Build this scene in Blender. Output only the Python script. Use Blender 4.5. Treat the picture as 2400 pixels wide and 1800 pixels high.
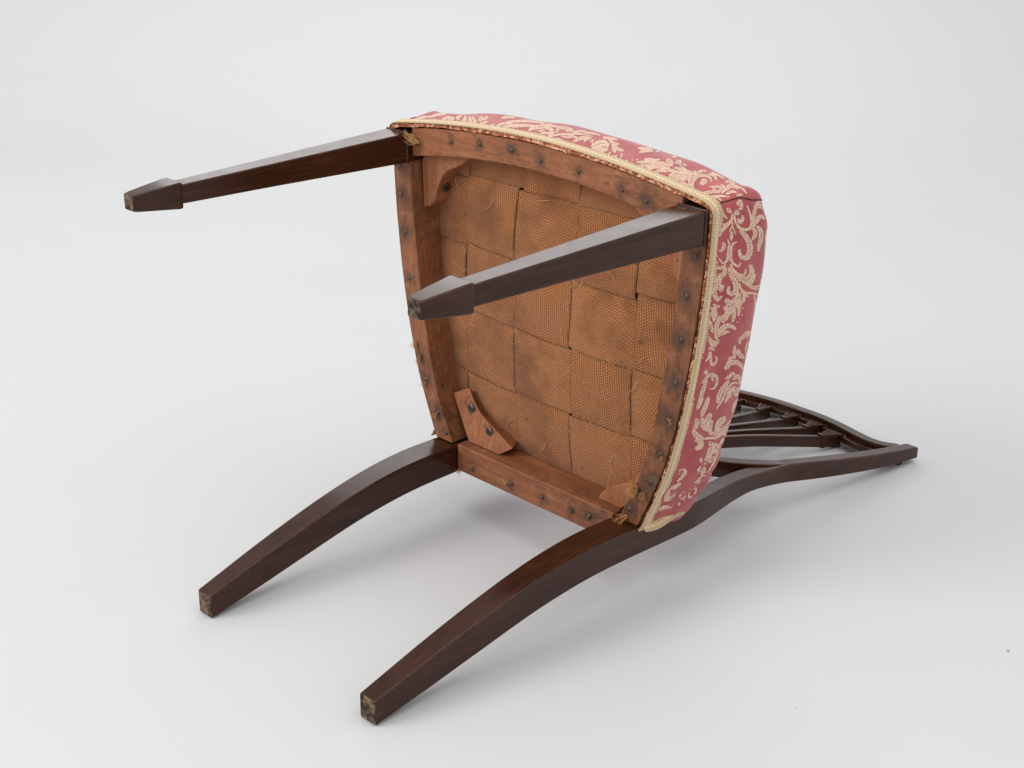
import bpy, bmesh, math, random
from mathutils import Vector, Matrix
from mathutils.bvhtree import BVHTree
random.seed(7)
scene = bpy.context.scene
col = scene.collection
for o in list(bpy.data.objects):
    bpy.data.objects.remove(o)

# ------------------------------------------------------------------ camera, light
# chair frame: x to the sitter's left, y backwards, z up (seat rail underside = 0).
# The chair lies on its back, so chair (x, y, z) stands in the world at (x, z, LIFT - y).
LIFT = 0.0755
def to_world(p):
    return Vector((p[0], p[2], LIFT - p[1]))
CAM = Vector((1.1378057, -0.81057985, -1.16648544))
RIGHT = Vector((0.70257407, -0.01044738, 0.71153393))
FWD = Vector((-0.65502064, 0.38126205, 0.65237045))
UP = Vector((-0.27809644, -0.92440797, 0.26102158))
FPX = 3607.3673                      # focal length in pixels of the 2400 px wide photograph
def dirw(v):
    return Vector((v[0], v[2], -v[1]))
cam_d = bpy.data.cameras.new('camera')
cam = bpy.data.objects.new('camera', cam_d)
col.objects.link(cam)
r_, u_, f_ = dirw(RIGHT), dirw(UP), dirw(FWD)
m = Matrix((r_, u_, -f_)).transposed().to_4x4()
m.translation = to_world(CAM)
cam.matrix_world = m
cam_d.sensor_width = 36.0
cam_d.lens = FPX / 2400 * 36.0
cam_d.clip_start = 0.05
cam_d.clip_end = 200
scene.camera = cam

world = bpy.data.worlds.new('World')
scene.world = world
world.use_nodes = True
bg = world.node_tree.nodes['Background']
bg.inputs['Color'].default_value = (0.975, 0.988, 1.0, 1)
bg.inputs['Strength'].default_value = 0.95

def area(name, loc, target, size, power, color=(1, 1, 1)):
    d = bpy.data.lights.new(name, 'AREA')
    d.shape = 'RECTANGLE'
    d.size, d.size_y = size
    d.energy = power
    d.color = color
    o = bpy.data.objects.new(name, d)
    col.objects.link(o)
    o.location = loc
    o.rotation_euler = (Vector(target) - Vector(loc)).to_track_quat('-Z', 'Y').to_euler()
    return o
area('softbox_back', (-1.8, 1.8, 1.62), (0.0, 0.1, 0.35), (2.2, 1.2), 15, (1.0, 0.99, 0.98))
area('softbox_front', (-1.7, -3.7, 2.5), (0.05, -0.1, 0.2), (2.2, 2.2), 124, (1.0, 0.985, 0.96))
area('softbox_overhead', (0.8, 0.0, 3.2), (0.35, 0.1, 0.0), (2.4, 2.4), 24, (1.0, 0.99, 0.98))

vs = scene.view_settings
vs.view_transform = 'Standard'
vs.look = 'None'
vs.gamma = 1
vs.exposure = 0.0
vs.use_curve_mapping = False
scene.render.engine = 'CYCLES'
scene.render.resolution_x, scene.render.resolution_y = 1024, 768

# ------------------------------------------------------------------ materials
class NT:
    """small helper to wire node trees"""
    def __init__(self, name):
        self.m = bpy.data.materials.new(name)
        self.m.use_nodes = True
        self.t = self.m.node_tree
        self.b = self.t.nodes['Principled BSDF']
    def n(self, typ, ins=None, **props):
        nd = self.t.nodes.new(typ)
        for k, v in props.items():
            setattr(nd, k, v)
        for k, v in (ins or {}).items():
            self.put(nd.inputs[k], v)
        return nd
    def put(self, sock, v):
        if hasattr(v, 'is_output') or isinstance(v, bpy.types.NodeSocket):
            self.t.links.new(v, sock)
        else:
            sock.default_value = v
    def math(self, op, a, b=0.0, c=None, clamp=False):
        nd = self.t.nodes.new('ShaderNodeMath')
        nd.operation = op
        nd.use_clamp = clamp
        self.put(nd.inputs[0], a)
        self.put(nd.inputs[1], b)
        if c is not None:
            self.put(nd.inputs[2], c)
        return nd.outputs[0]
    def obj(self, scale=(1, 1, 1), rot=(0, 0, 0)):
        tc = self.n('ShaderNodeTexCoord')
        mp = self.n('ShaderNodeMapping', {'Vector': tc.outputs['Object'], 'Scale': scale, 'Rotation': rot})
        return mp.outputs[0]
    def noise(self, vec, scale, detail=4.0, rough=0.55, dist=0.0):
        return self.n('ShaderNodeTexNoise', {'Vector': vec, 'Scale': scale, 'Detail': detail, 'Roughness': rough, 'Distortion': dist}).outputs['Fac']
    def ramp(self, fac, stops, interp='LINEAR'):
        nd = self.n('ShaderNodeValToRGB', {'Fac': fac})
        cr = nd.color_ramp
        cr.interpolation = interp
        while len(cr.elements) < len(stops):
            cr.elements.new(0.5)
        for e, (p, c) in zip(cr.elements, stops):
            e.position = p
            e.color = (*c, 1) if len(c) == 3 else c
        return nd.outputs[0]
    def mix(self, fac, a, b, mode='MIX'):
        nd = self.n('ShaderNodeMix', data_type='RGBA', blend_type=mode)
        self.put(nd.inputs[0], fac)
        for s, v in ((nd.inputs[6], a), (nd.inputs[7], b)):
            self.put(s, (*v, 1) if isinstance(v, tuple) and len(v) == 3 else v)
        return nd.outputs[2]
    def bump(self, h, strength, dist):
        nd = self.n('ShaderNodeBump', {'Height': h, 'Strength': strength, 'Distance': dist})
        self.t.links.new(nd.outputs[0], self.b.inputs['Normal'])
    def set(self, **kw):
        names = {'color': 'Base Color', 'rough': 'Roughness', 'spec': 'Specular IOR Level', 'coat': 'Coat Weight',
                 'coat_rough': 'Coat Roughness', 'sheen': 'Sheen Weight', 'metal': 'Metallic', 'sheen_rough': 'Sheen Roughness'}
        for k, v in kw.items():
            self.put(self.b.inputs[names[k]], (*v, 1) if isinstance(v, tuple) and len(v) == 3 else v)
        return self.m

def wood_polished(name, axis):
    """dark polished mahogany, grain along the given chair axis"""
    t = NT(name)
    sc = [1, 1, 1]
    sc[axis] = 0.06
    v = t.obj(tuple(sc))
    g1 = t.noise(v, 95, 5, 0.65, 0.6)
    g2 = t.noise(v, 340, 3, 0.6)
    big = t.noise(t.obj(), 9, 3, 0.6)
    g = t.math('MULTIPLY_ADD', g2, 0.35, t.math('MULTIPLY', g1, 0.65))
    c = t.ramp(g, [(0.30, (0.014, 0.0037, 0.0015)), (0.50, (0.034, 0.0102, 0.0043)), (0.70, (0.062, 0.0200, 0.0086))])
    c = t.mix(t.math('MULTIPLY', t.math('SUBTRACT', big, 0.45, clamp=True), 1.4), c, (0.060, 0.0165, 0.0065))
    # rubbed, paler arrises
    geo = t.n('ShaderNodeNewGeometry')
    bv = t.n('ShaderNodeBevel', {'Radius': 0.0018}, samples=4)
    dp = t.n('ShaderNodeVectorMath', {0: bv.outputs[0], 1: geo.outputs['True Normal']}, operation='DOT_PRODUCT').outputs['Value']
    ed = t.ramp(dp, [(0.86, (1, 1, 1)), (0.985, (0, 0, 0))])
    wear = t.math('MULTIPLY', ed, t.ramp(t.noise(t.obj(), 70, 3), [(0.42, (0, 0, 0)), (0.60, (0.8, 0.8, 0.8))]))
    c = t.mix(wear, c, (0.15, 0.068, 0.035))
    sv = [1, 1, 1]
    sv[axis] = 0.035
    scr = t.ramp(t.noise(t.obj(tuple(sv), (0.05, 0.04, 0.06)), 420, 2, 0.5), [(0.66, (0, 0, 0)), (0.72, (1, 1, 1))])
    scr = t.math('MULTIPLY', scr, t.ramp(t.noise(t.obj(), 18, 2), [(0.48, (0, 0, 0)), (0.62, (0.6, 0.6, 0.6))]))
    c = t.mix(scr, c, (0.10, 0.045, 0.025))
    sp = t.ramp(t.noise(t.obj(), 260, 2, 0.4), [(0.69, (0, 0, 0)), (0.74, (1, 1, 1))])
    c = t.mix(t.math('MULTIPLY', sp, 0.7), c, (0.012, 0.006, 0.005))
    rg = t.math('ADD', t.math('MULTIPLY_ADD', t.noise(t.obj(), 35, 5, 0.7), 0.30, 0.06), t.math('MULTIPLY', scr, 0.25))
    t.bump(g, 0.04, 0.0008)
    return t.set(color=c, rough=rg, spec=0.30)

def wood_raw(name, axis, stains=(), tint=1.0, dark=0.25):
    """unfinished, dusty beech of the seat frame, with black iron stains round the nails"""
    t = NT(name)
    sc = [1, 1, 1]
    sc[axis] = 0.10
    v = t.obj(tuple(sc))
    g = t.noise(v, 120, 6, 0.7, 0.8)
    fine = t.noise(v, 520, 2, 0.6)
    big = t.noise(t.obj(), 22, 5, 0.65, 0.4)
    c = t.ramp(g, [(0.25, (0.135 * tint, 0.044 * tint, 0.017 * tint)), (0.52, (0.225 * tint, 0.079 * tint, 0.031 * tint)), (0.78, (0.315 * tint, 0.122 * tint, 0.053 * tint))])
    c = t.mix(t.math('MULTIPLY', t.math('SUBTRACT', big, 0.46, clamp=True), dark * 10, clamp=True), c, (0.115 * tint, 0.040 * tint, 0.019 * tint))
    dust = t.ramp(t.noise(t.obj(), 46, 4, 0.7), [(0.55, (0, 0, 0)), (0.75, (0.45, 0.45, 0.45))])
    c = t.mix(dust, c, (0.37, 0.185, 0.10))
    holes = t.n('ShaderNodeTexVoronoi', {'Vector': t.obj(), 'Scale': 95.0, 'Randomness': 1.0})
    hm = t.ramp(holes.outputs['Distance'], [(0.075, (1, 1, 1)), (0.10, (0, 0, 0))])
    sel = t.ramp(t.noise(t.obj(), 30, 2), [(0.50, (0, 0, 0)), (0.56, (1, 1, 1))])
    hole = t.math('MULTIPLY', hm, sel)
    acc = None
    vo = t.n('ShaderNodeTexCoord').outputs['Object']
    wob = t.noise(t.obj(tuple(0.5 if i == axis else 1 for i in range(3))), 150, 4, 0.7)
    for (px, py, pz, rad) in stains:
        d = t.n('ShaderNodeVectorMath', {0: vo, 1: (px, py, pz)}, operation='DISTANCE').outputs['Value']
        k = t.math('SUBTRACT', 1.0, t.math('DIVIDE', t.math('MULTIPLY', d, t.math('MULTIPLY_ADD', wob, 4.2, -1.1)), rad), clamp=True)
        acc = k if acc is None else t.math('MAXIMUM', acc, k)
    if acc is not None:
        c = t.mix(t.math('MULTIPLY', t.math('POWER', acc, 1.1), 0.85), c, (0.026, 0.019, 0.015))
    c = t.mix(hole, c, (0.014, 0.007, 0.004))
    h = t.math('SUBTRACT', t.math('MULTIPLY_ADD', fine, 0.4, g), t.math('MULTIPLY', hole, 2.0))
    t.bump(h, 0.35, 0.001)
    return t.set(color=c, rough=t.math('MULTIPLY_ADD', big, 0.3, 0.48), spec=0.3)

def mat_plain(name, color, rough=0.6, nscale=200, var=0.4, bump=0.2, dist=0.0006, **kw):
    t = NT(name)
    n = t.noise(t.obj(), nscale, 4)
    d = tuple(x * (1 - var) for x in color)
    u = tuple(min(1, x * (1 + var * 0.6)) for x in color)
    t.bump(n, bump, dist)
    return t.set(color=t.ramp(n, [(0.35, d), (0.65, u)]), rough=rough, **kw)

def webbing_material(name, swap):
    """jute upholstery webbing: coarse herringbone weave in the strip's own UVs (metres)"""
    t = NT(name)
    uv = t.n('ShaderNodeUVMap', uv_map='UVMap').outputs[0]
    wob = t.n('ShaderNodeTexNoise', {'Vector': uv, 'Scale': 60.0, 'Detail': 3.0})
    wv = t.n('ShaderNodeVectorMath', {0: wob.outputs['Color'], 1: (0.5, 0.5, 0.5)}, operation='SUBTRACT').outputs[0]
    wv = t.n('ShaderNodeVectorMath', {0: wv, 'Scale': 0.0030}, operation='SCALE').outputs[0]
    uvw = t.n('ShaderNodeVectorMath', {0: uv, 1: wv}, operation='ADD').outputs[0]
    s = t.n('ShaderNodeSeparateXYZ', {0: uvw})
    u, v = s.outputs[0], s.outputs[1]
    # chevrons: diagonal flips every 22 mm across the strip
    tri = t.math('PINGPONG', u, 0.0215)
    p = 0.0035
    a = t.math('SINE', t.math('MULTIPLY', t.math('ADD', v, t.math('MULTIPLY', tri, 0.62)), 2 * math.pi / p))
    b = t.math('SINE', t.math('MULTIPLY', t.math('SUBTRACT', u, t.math('MULTIPLY', v, 0.12)), 2 * math.pi / 0.0031))
    dots = t.math('MULTIPLY_ADD', t.math('MULTIPLY', a, 0.46), 0.5, t.math('MULTIPLY_ADD', b, 0.26, 0.49), clamp=True)
    fuzz = t.noise(t.obj(), 900, 3, 0.7)
    h = t.math('MULTIPLY_ADD', fuzz, 0.62, t.math('MULTIPLY_ADD', dots, 0.74, -0.06))
    c = t.ramp(h, [(0.20, (0.050, 0.016, 0.0045)), (0.46, (0.255, 0.084, 0.024)), (0.80, (0.47, 0.180, 0.060)), (1.0, (0.60, 0.28, 0.112))])
    big = t.noise(t.obj(), 16, 4, 0.6)
    c = t.mix(t.ramp(big, [(0.36, (0.75, 0.75, 0.75)), (0.56, (0, 0, 0))]), c, (0.16, 0.056, 0.017))
    spots = t.ramp(t.noise(t.obj(), 75, 2, 0.4), [(0.72, (0, 0, 0)), (0.79, (0.55, 0.55, 0.55))])
    c = t.mix(spots, c, (0.075, 0.034, 0.014))
    rnd = t.n('ShaderNodeObjectInfo').outputs['Random']
    c = t.mix(t.math('MULTIPLY', rnd, 0.35), c, (0.23, 0.080, 0.026))
    # both edges darkened in the colour, for the shadow lines between strips
    sel = t.math('ABSOLUTE', t.math('SUBTRACT', t.n('ShaderNodeSeparateXYZ', {0: uv}).outputs[0], 0.043))
    c = t.mix(t.ramp(t.math('MULTIPLY', sel, 20.0), [(0.815, (0, 0, 0)), (0.845, (0.5, 0.5, 0.5))]), c, (0.055, 0.024, 0.009))
    t.bump(h, 1.0, 0.0016)
    return t.set(color=c, rough=0.9, spec=0.1, sheen=0.15)

def brocade_ground(name):
    t = NT(name)
    n = t.noise(t.obj(), 34, 4, 0.6)
    th = t.noise(t.obj((1, 1, 5)), 500, 3, 0.6)
    c = t.ramp(n, [(0.30, (0.335, 0.060, 0.064)), (0.7, (0.47, 0.110, 0.112))])
    c = t.mix(t.math('MULTIPLY', th, 0.35), c, (0.21, 0.034, 0.040))
    t.bump(th, 0.25, 0.0005)
    return t.set(color=c, rough=0.68, spec=0.2, sheen=0.25, sheen_rough=0.4)

def brocade_thread(name):
    t = NT(name)
    v = t.obj((1, 1, 1), (0.5, 0.9, 0.3))
    n = t.noise(v, 620, 3, 0.65)
    big = t.noise(t.obj(), 60, 3)
    c = t.ramp(n, [(0.36, (0.34, 0.125, 0.095)), (0.50, (0.62, 0.42, 0.30)), (0.68, (0.78, 0.59, 0.44))])
    c = t.mix(t.math('MULTIPLY', big, 0.35), c, (0.54, 0.34, 0.22))
    t.bump(n, 0.4, 0.0006)
    return t.set(color=c, rough=0.75, spec=0.2, sheen=0.2)

def gimp_material(name):
    t = NT(name)
    uv = t.n('ShaderNodeUVMap', uv_map='UVMap').outputs[0]
    s = t.n('ShaderNodeSeparateXYZ', {0: uv})
    u, v = s.outputs[0], s.outputs[1]       # u metres along, v 0..1 across
    zig = t.math('SINE', t.math('MULTIPLY', t.math('ADD', u, t.math('MULTIPLY', t.math('ABSOLUTE', t.math('SUBTRACT', v, 0.5)), 0.006)), 2 * math.pi / 0.0034))
    fine = t.noise(t.obj(), 800, 3, 0.7)
    h = t.math('MULTIPLY_ADD', zig, 0.10, fine)
    c = t.ramp(h, [(0.22, (0.33, 0.215, 0.115)), (0.5, (0.62, 0.46, 0.285)), (0.80, (0.80, 0.65, 0.45))])
    band = t.ramp(v, [(0.0, (0.55, 0.55, 0.55)), (0.24, (0.55, 0.55, 0.55)), (0.27, (1, 1, 1)), (0.31, (0, 0, 0)), (0.63, (0, 0, 0)), (0.66, (1, 1, 1)), (0.70, (0.4, 0.4, 0.4)), (0.86, (0.4, 0.4, 0.4)), (0.89, (0.9, 0.9, 0.9)), (0.93, (0.35, 0.35, 0.35))])
    c = t.mix(t.math('MULTIPLY', band, 0.8), c, (0.30, 0.215, 0.075))
    t.bump(h, 0.5, 0.0007)
    return t.set(color=c, rough=0.7, spec=0.2, sheen=0.2)

def frayed_material(name):
    t = NT(name)
    n = t.noise(t.obj(), 190, 3, 0.7)
    c = t.ramp(n, [(0.34, (0.11, 0.042, 0.024)), (0.43, (0.22, 0.07, 0.035)), (0.53, (0.40, 0.13, 0.07)), (0.60, (0.60, 0.40, 0.24))])
    t.bump(n, 0.8, 0.001)
    return t.set(color=c, rough=0.85, spec=0.1)

def worn_end(name):
    t = NT(name)
    n = t.noise(t.obj(), 210, 4, 0.7)
    b = t.noise(t.obj(), 60, 2)
    c = t.ramp(t.math('MULTIPLY_ADD', b, 0.4, t.math('MULTIPLY', n, 0.6)), [(0.42, (0.014, 0.010, 0.008)), (0.50, (0.075, 0.047, 0.030)), (0.62, (0.20, 0.135, 0.085))])
    t.bump(n, 0.7, 0.001)
    return t.set(color=c, rough=0.8, spec=0.2)

def backdrop_material(name):
    t = NT(name)
    n = t.noise(t.obj(), 1.3, 3, 0.5)
    f = t.noise(t.obj(), 260, 2, 0.5)
    c = t.ramp(n, [(0.3, (0.552, 0.556, 0.561)), (0.7, (0.572, 0.573, 0.575))])
    sc = t.ramp(t.noise(t.obj((1, 0.25, 1), (0, 0, 0.6)), 26, 5, 0.6), [(0.66, (0, 0, 0)), (0.78, (0.45, 0.45, 0.45))])
    c = t.mix(sc, c, (0.49, 0.485, 0.48))
    t.bump(f, 0.05, 0.0008)
    return t.set(color=c, rough=0.8, spec=0.1)

M_POL_Z = wood_polished('polished_mahogany_upright', 2)
M_POL_X = wood_polished('polished_mahogany_across', 0)
M_WORN = worn_end('worn_end_grain')
M_WEB = webbing_material('jute_webbing', False)
M_HESS = mat_plain('dark_hessian', (0.085, 0.036, 0.012), 0.95, 700, 0.5, 0.6, 0.001)
M_GROUND = brocade_ground('rose_brocade_ground')
M_THREAD = brocade_thread('cream_brocade_thread')
M_GIMP = gimp_material('gold_gimp_braid')
M_FRAY = frayed_material('frayed_fabric_edge')
M_NAIL = mat_plain('rusty_iron', (0.085, 0.062, 0.048), 0.36, 400, 0.5, 0.5, 0.0005, metal=0.6)
M_STRAW = mat_plain('straw_thread', (0.50, 0.28, 0.11), 0.85, 300, 0.3)
M_TUFT = mat_plain('jute_thread', (0.42, 0.19, 0.065), 0.9, 300, 0.35)
M_SEAM = mat_plain('dark_seam_thread', (0.075, 0.018, 0.018), 0.9, 400, 0.4)
M_PAPER = backdrop_material('seamless_paper')

# ------------------------------------------------------------------ mesh helpers
def mk(name, verts, faces, mat, parent=None, smooth=True, mats=None, mat_idx=None, bevel=0.0, seg=2, uvs=None, angle=35, recalc=True):
    me = bpy.data.meshes.new(name)
    me.from_pydata([tuple(v) for v in verts], [], faces)
    for mm in (mats or [mat]):
        me.materials.append(mm)
    if mat_idx:
        for i, k in mat_idx.items():
            me.polygons[i].material_index = k
    if uvs:
        l = me.uv_layers.new(name='UVMap')
        for p in me.polygons:
            for li in p.loop_indices:
                l.data[li].uv = uvs[me.loops[li].vertex_index]
    me.update()
    if recalc:
        bm = bmesh.new()
        bm.from_mesh(me)
        bmesh.ops.recalc_face_normals(bm, faces=bm.faces)
        bm.to_mesh(me)
        bm.free()
    me.polygons.foreach_set('use_smooth', [smooth] * len(me.polygons))
    if smooth:
        me.set_sharp_from_angle(angle=math.radians(angle))
    o = bpy.data.objects.new(name, me)
    col.objects.link(o)
    if parent is not None:
        o.parent = parent
    if bevel:
        b = o.modifiers.new('edge', 'BEVEL')
        b.width = bevel
        b.segments = seg
        b.limit_method = 'ANGLE'
        b.angle_limit = math.radians(38)
        b.harden_normals = False
    return o

def loft(secs, close=False):
    """secs: list of equal-length point rings -> verts, faces (capped when open)"""
    n = len(secs[0])
    v = [p for s in secs for p in s]
    f = []
    k = len(secs)
    for i in range(k if close else k - 1):
        a, b = i * n, ((i + 1) % k) * n
        for j in range(n):
            f.append((a + j, a + (j + 1) % n, b + (j + 1) % n, b + j))
    if not close:
        f.append(tuple(range(n))[::-1])
        f.append(tuple((k - 1) * n + j for j in range(n)))
    return v, f

def interp(x, xs, ys):
    """monotone-ish cubic through the points"""
    if x <= xs[0]:
        return ys[0] + (ys[1] - ys[0]) / (xs[1] - xs[0]) * (x - xs[0])
    if x >= xs[-1]:
        return ys[-1] + (ys[-1] - ys[-2]) / (xs[-1] - xs[-2]) * (x - xs[-1])
    n = len(xs)
    i = max(j for j in range(n - 1) if xs[j] <= x)
    h = xs[i + 1] - xs[i]
    def sl(j):
        if j <= 0: return (ys[1] - ys[0]) / (xs[1] - xs[0])
        if j >= n - 1: return (ys[-1] - ys[-2]) / (xs[-1] - xs[-2])
        return (ys[j + 1] - ys[j - 1]) / (xs[j + 1] - xs[j - 1])
    t = (x - xs[i]) / h
    return ((2 * t**3 - 3 * t**2 + 1) * ys[i] + (t**3 - 2 * t**2 + t) * h * sl(i)
            + (-2 * t**3 + 3 * t**2) * ys[i + 1] + (t**3 - t**2) * h * sl(i + 1))

def frange(a, b, n):
    return [a + (b - a) * i / (n - 1) for i in range(n)]

def catmull(pts, step):
    pts = [Vector(p) for p in pts]
    if len(pts) == 2:
        n = max(2, int((pts[1] - pts[0]).length / step) + 1)
        return [pts[0].lerp(pts[1], i / (n - 1)) for i in range(n)]
    ext = [pts[0] * 2 - pts[1]] + pts + [pts[-1] * 2 - pts[-2]]
    out = []
    for i in range(1, len(ext) - 2):
        p0, p1, p2, p3 = ext[i - 1:i + 3]
        n = max(2, int((p2 - p1).length / step) + 1)
        for k in range(n):
            t = k / n
            out.append(0.5 * ((2 * p1) + (p2 - p0) * t + (2 * p0 - 5 * p1 + 4 * p2 - p3) * t * t + (3 * p1 - p0 - 3 * p2 + p3) * t**3))
    out.append(pts[-1])
    return out

def tube_data(path, rad, sides=5):
    path = [Vector(p) for p in path]
    secs = []
    for i, p in enumerate(path):
        d = (path[min(i + 1, len(path) - 1)] - path[max(i - 1, 0)]).normalized()
        a = d.cross(Vector((0.31, 0.77, 0.55))).normalized()
        b = d.cross(a)
        r = rad(i / (len(path) - 1)) if callable(rad) else rad
        secs.append([p + (a * math.cos(2 * math.pi * k / sides) + b * math.sin(2 * math.pi * k / sides)) * r for k in range(sides)])
    return loft(secs)

def join(parts):
    V, F = [], []
    for v, f in parts:
        o = len(V)
        V += list(v)
        F += [tuple(i + o for i in q) for q in f]
    return V, F

# ------------------------------------------------------------------ setting: seamless paper sweep
def build_backdrop():
    yaw = math.radians(45)                      # the roll hangs square to the camera's heading
    back = Vector((-math.sin(yaw), math.cos(yaw), 0))
    side = Vector((math.cos(yaw), math.sin(yaw), 0))
    prof = [(-4.0, 0), (-2, 0), (0, 0), (1.6, 0)]
    R, s0 = 1.3, 1.9
    for i in range(25):
        a = math.pi / 2 * i / 24
        prof.append((s0 + R * math.sin(a), R - R * math.cos(a)))
    prof.append((s0 + R, 3.6))
    V, F = [], []
    ws = frange(-4.5, 4.5, 19)
    for (d, h) in prof:
        for w in ws:
            p = back * d + side * w
            V.append((p.x, p.y, h))
    n = len(ws)
    for i in range(len(prof) - 1):
        for j in range(n - 1):
            F.append((i * n + j, i * n + j + 1, (i + 1) * n + j + 1, (i + 1) * n + j))
    o = mk('backdrop', V, F, M_PAPER, None, recalc=False)
    o['kind'] = 'structure'
build_backdrop()

# ------------------------------------------------------------------ the chair
chair = bpy.data.objects.new('chair', None)
col.objects.link(chair)
chair.empty_display_size = 0.1
chair.location = (0, 0, LIFT)
chair.rotation_euler = (-math.pi / 2, 0, 0)
chair['label'] = 'dark mahogany dining chair with rose brocade seat lying on its back, webbed underside showing'
chair['category'] = 'chair'

# ---- plan of the seat frame
XO_Y = [-.396, -.35, -.30, -.276, -.22, -.159, -.134, -.10, -.075, -.03, -.018]
XO_X = [.2385, .2375, .234, .2315, .2245, .214, .208, .199, .190, .1715, .166]
XI_Y = [-.362, -.30, -.257, -.208, -.158, -.128, -.07, -.03]
XI_X = [.2085, .203, .1985, .192, .1835, .1775, .161, .142]
def Xo(y): return interp(y, XO_Y, XO_X)
def Xi(y): return interp(y, XI_Y, XI_X)
def Yo(x): return -.396 - .022 * (1 - (x / .2385) ** 2)
def Yi(x): return -.388 + .020 * (x / .2) ** 2
ZW = 0.042                                      # height of the rails on the inside

# ---- front legs
def front_leg(s):
    cx, cy = s * (.24 - .0178), -(.3958 - .0178)
    def sq(z, hx, hy, ox=0.0, oy=0.0):
        return [(cx + ox - hx, cy + oy - hy, z), (cx + ox + hx, cy + oy - hy, z), (cx + ox + hx, cy + oy + hy, z), (cx + ox - hx, cy + oy + hy, z)]
    dx, dy = -s * .0014, .0004
    v, f = loft([sq(-.319, .0100, .0102, dx, dy), sq(-.2, .0128, .0128, dx * .7, 0), sq(-.1, .0153, .0153, dx * .3, 0), sq(-.0085, .0176, .0176)])
    leg = mk('front_leg', v, f, M_POL_Z, chair, bevel=.0012)
    v, f = loft([sq(-.0085, .0182, .0182), sq(-.0068, .0190, .0190), sq(-.0045, .0182, .0182)])
    mk('leg_bead', v, f, M_POL_Z, leg, bevel=.0005)
    v, f = loft([sq(-.0045, .0171, .0171), sq(.050, .0171, .0171)])
    mk('leg_block', v, f, M_POL_Z, leg, bevel=.0006)
    secs = [sq(-.3705, .0082, .0082, dx, dy), sq(-.364, .0096, .0094, dx, dy), sq(-.345, .0118, .0114, dx, dy), sq(-.3175, .0148, .0142, dx, dy), sq(-.3135, .0142, .0137, dx, dy)]
    v, f = loft(secs)
    mk('spade_foot', v, f, None, leg, mats=[M_POL_Z, M_WORN], mat_idx={len(f) - 2: 1}, bevel=.0016, seg=3)
    return leg
for s in (1, -1):
    front_leg(s)

# ---- rear posts: sabre leg running up into the stile of the shield
PF_Z = [-.367, -.278, -.199, -.150, -.105, -.057, 0, .06, .11, .16, .20, .24, .275, .305, .34, .40, .46, .52, .5560]
PF_Y = [.047, .021, .001, -.009, -.0155, -.0185, -.0175, -.0145, -.011, -.006, -.0015, .0035, .0080, .0108, .0168, .0280, .0388, .0486, .0542]
PB_Z = [-.367, -.302, -.24, -.163, -.11, -.062, .006, .06, .11, .16, .22, .25, .30, .36, .43, .50, .5560]
PB_Y = [.0745, .061, .047, .0305, .0225, .0185, .0178, .0195, .0212, .0222, .0235, .0262, .0345, .0450, .0560, .0652, .0702]
PXO_Z = [-.367, -.2, 0, .06, .10, .13, .16, .20, .24, .30, .345, .41, .49, .5560]
PXO_X = [.151, .159, .166, .1665, .1655, .162, .157, .1515, .1490, .1510, .1585, .1695, .1805, .1872]
PXI_Z = [-.367, -.2, 0, .06, .10, .13, .16, .20, .24, .30, .345, .41, .49, .5560]
PXI_X = [.1275, .1275, .1285, .131, .135, .136, .134, .1285, .1265, .1310, .1390, .1500, .1610, .1680]
def rear_post(s):
    secs = []
    for z in frange(-.367, .5560, 94):
        yf, yb = interp(z, PF_Z, PF_Y), interp(z, PB_Z, PB_Y)
        xo, xi = interp(z, PXO_Z, PXO_X) * s, interp(z, PXI_Z, PXI_X) * s
        tilt = 0.0 if z > -.36 else 0.0
        secs.append([(xi, yf, z + tilt), (xo, yf, z), (xo, yb, z), (xi, yb, z)])
    v, f = loft(secs)
    return mk('rear_post', v, f, None, chair, mats=[M_POL_Z, M_WORN], mat_idx={len(f) - 2: 1}, bevel=.0018, seg=3, angle=40)
for s in (1, -1):
    rear_post(s)

# ---- shield back
SF_Z = [.10, .15, .20, .25, .30, .36, .43, .50, .56]
SF_Y = [-.017, -.0125, -.006, .0015, .0095, .0205, .0335, .0455, .0548]
SB_Z = [.10, .15, .20, .25, .30, .36, .43, .50, .56]
SB_Y = [.006, .0115, .018, .0255, .0345, .0450, .0560, .0650, .0705]
def sf(z): return interp(z, SF_Z, SF_Y)
def sb(z): return interp(z, SB_Z, SB_Y)
def plank(path, name, mat, parent, step=.008, fr=0.0, bk=0.0, bevel=.0012, depth=None):
    """path: (x, z, half width in the plane of the back); follows the curve of the back"""
    pp = catmull(path, step)
    secs = []
    for i, p in enumerate(pp):
        a, b = pp[max(i - 1, 0)], pp[min(i + 1, len(pp) - 1)]
        d = Vector((b.x - a.x, b.y - a.y)).normalized()
        n = Vector((-d.y, d.x))
        l = (p.x + n.x * p.z, p.y + n.y * p.z)
        r = (p.x - n.x * p.z, p.y - n.y * p.z)
        def pt(q, back):
            y = sf(q[1]) + (fr(q[1]) if callable(fr) else fr)
            if back:
                y = y + depth if depth else sb(q[1]) + bk
            return (q[0], y, q[1])
        secs.append([pt(l, 0), pt(r, 0), pt(r, 1), pt(l, 1)])
    v, f = loft(secs)
    return mk(name, v, f, mat, parent, bevel=bevel, angle=40)

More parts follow.
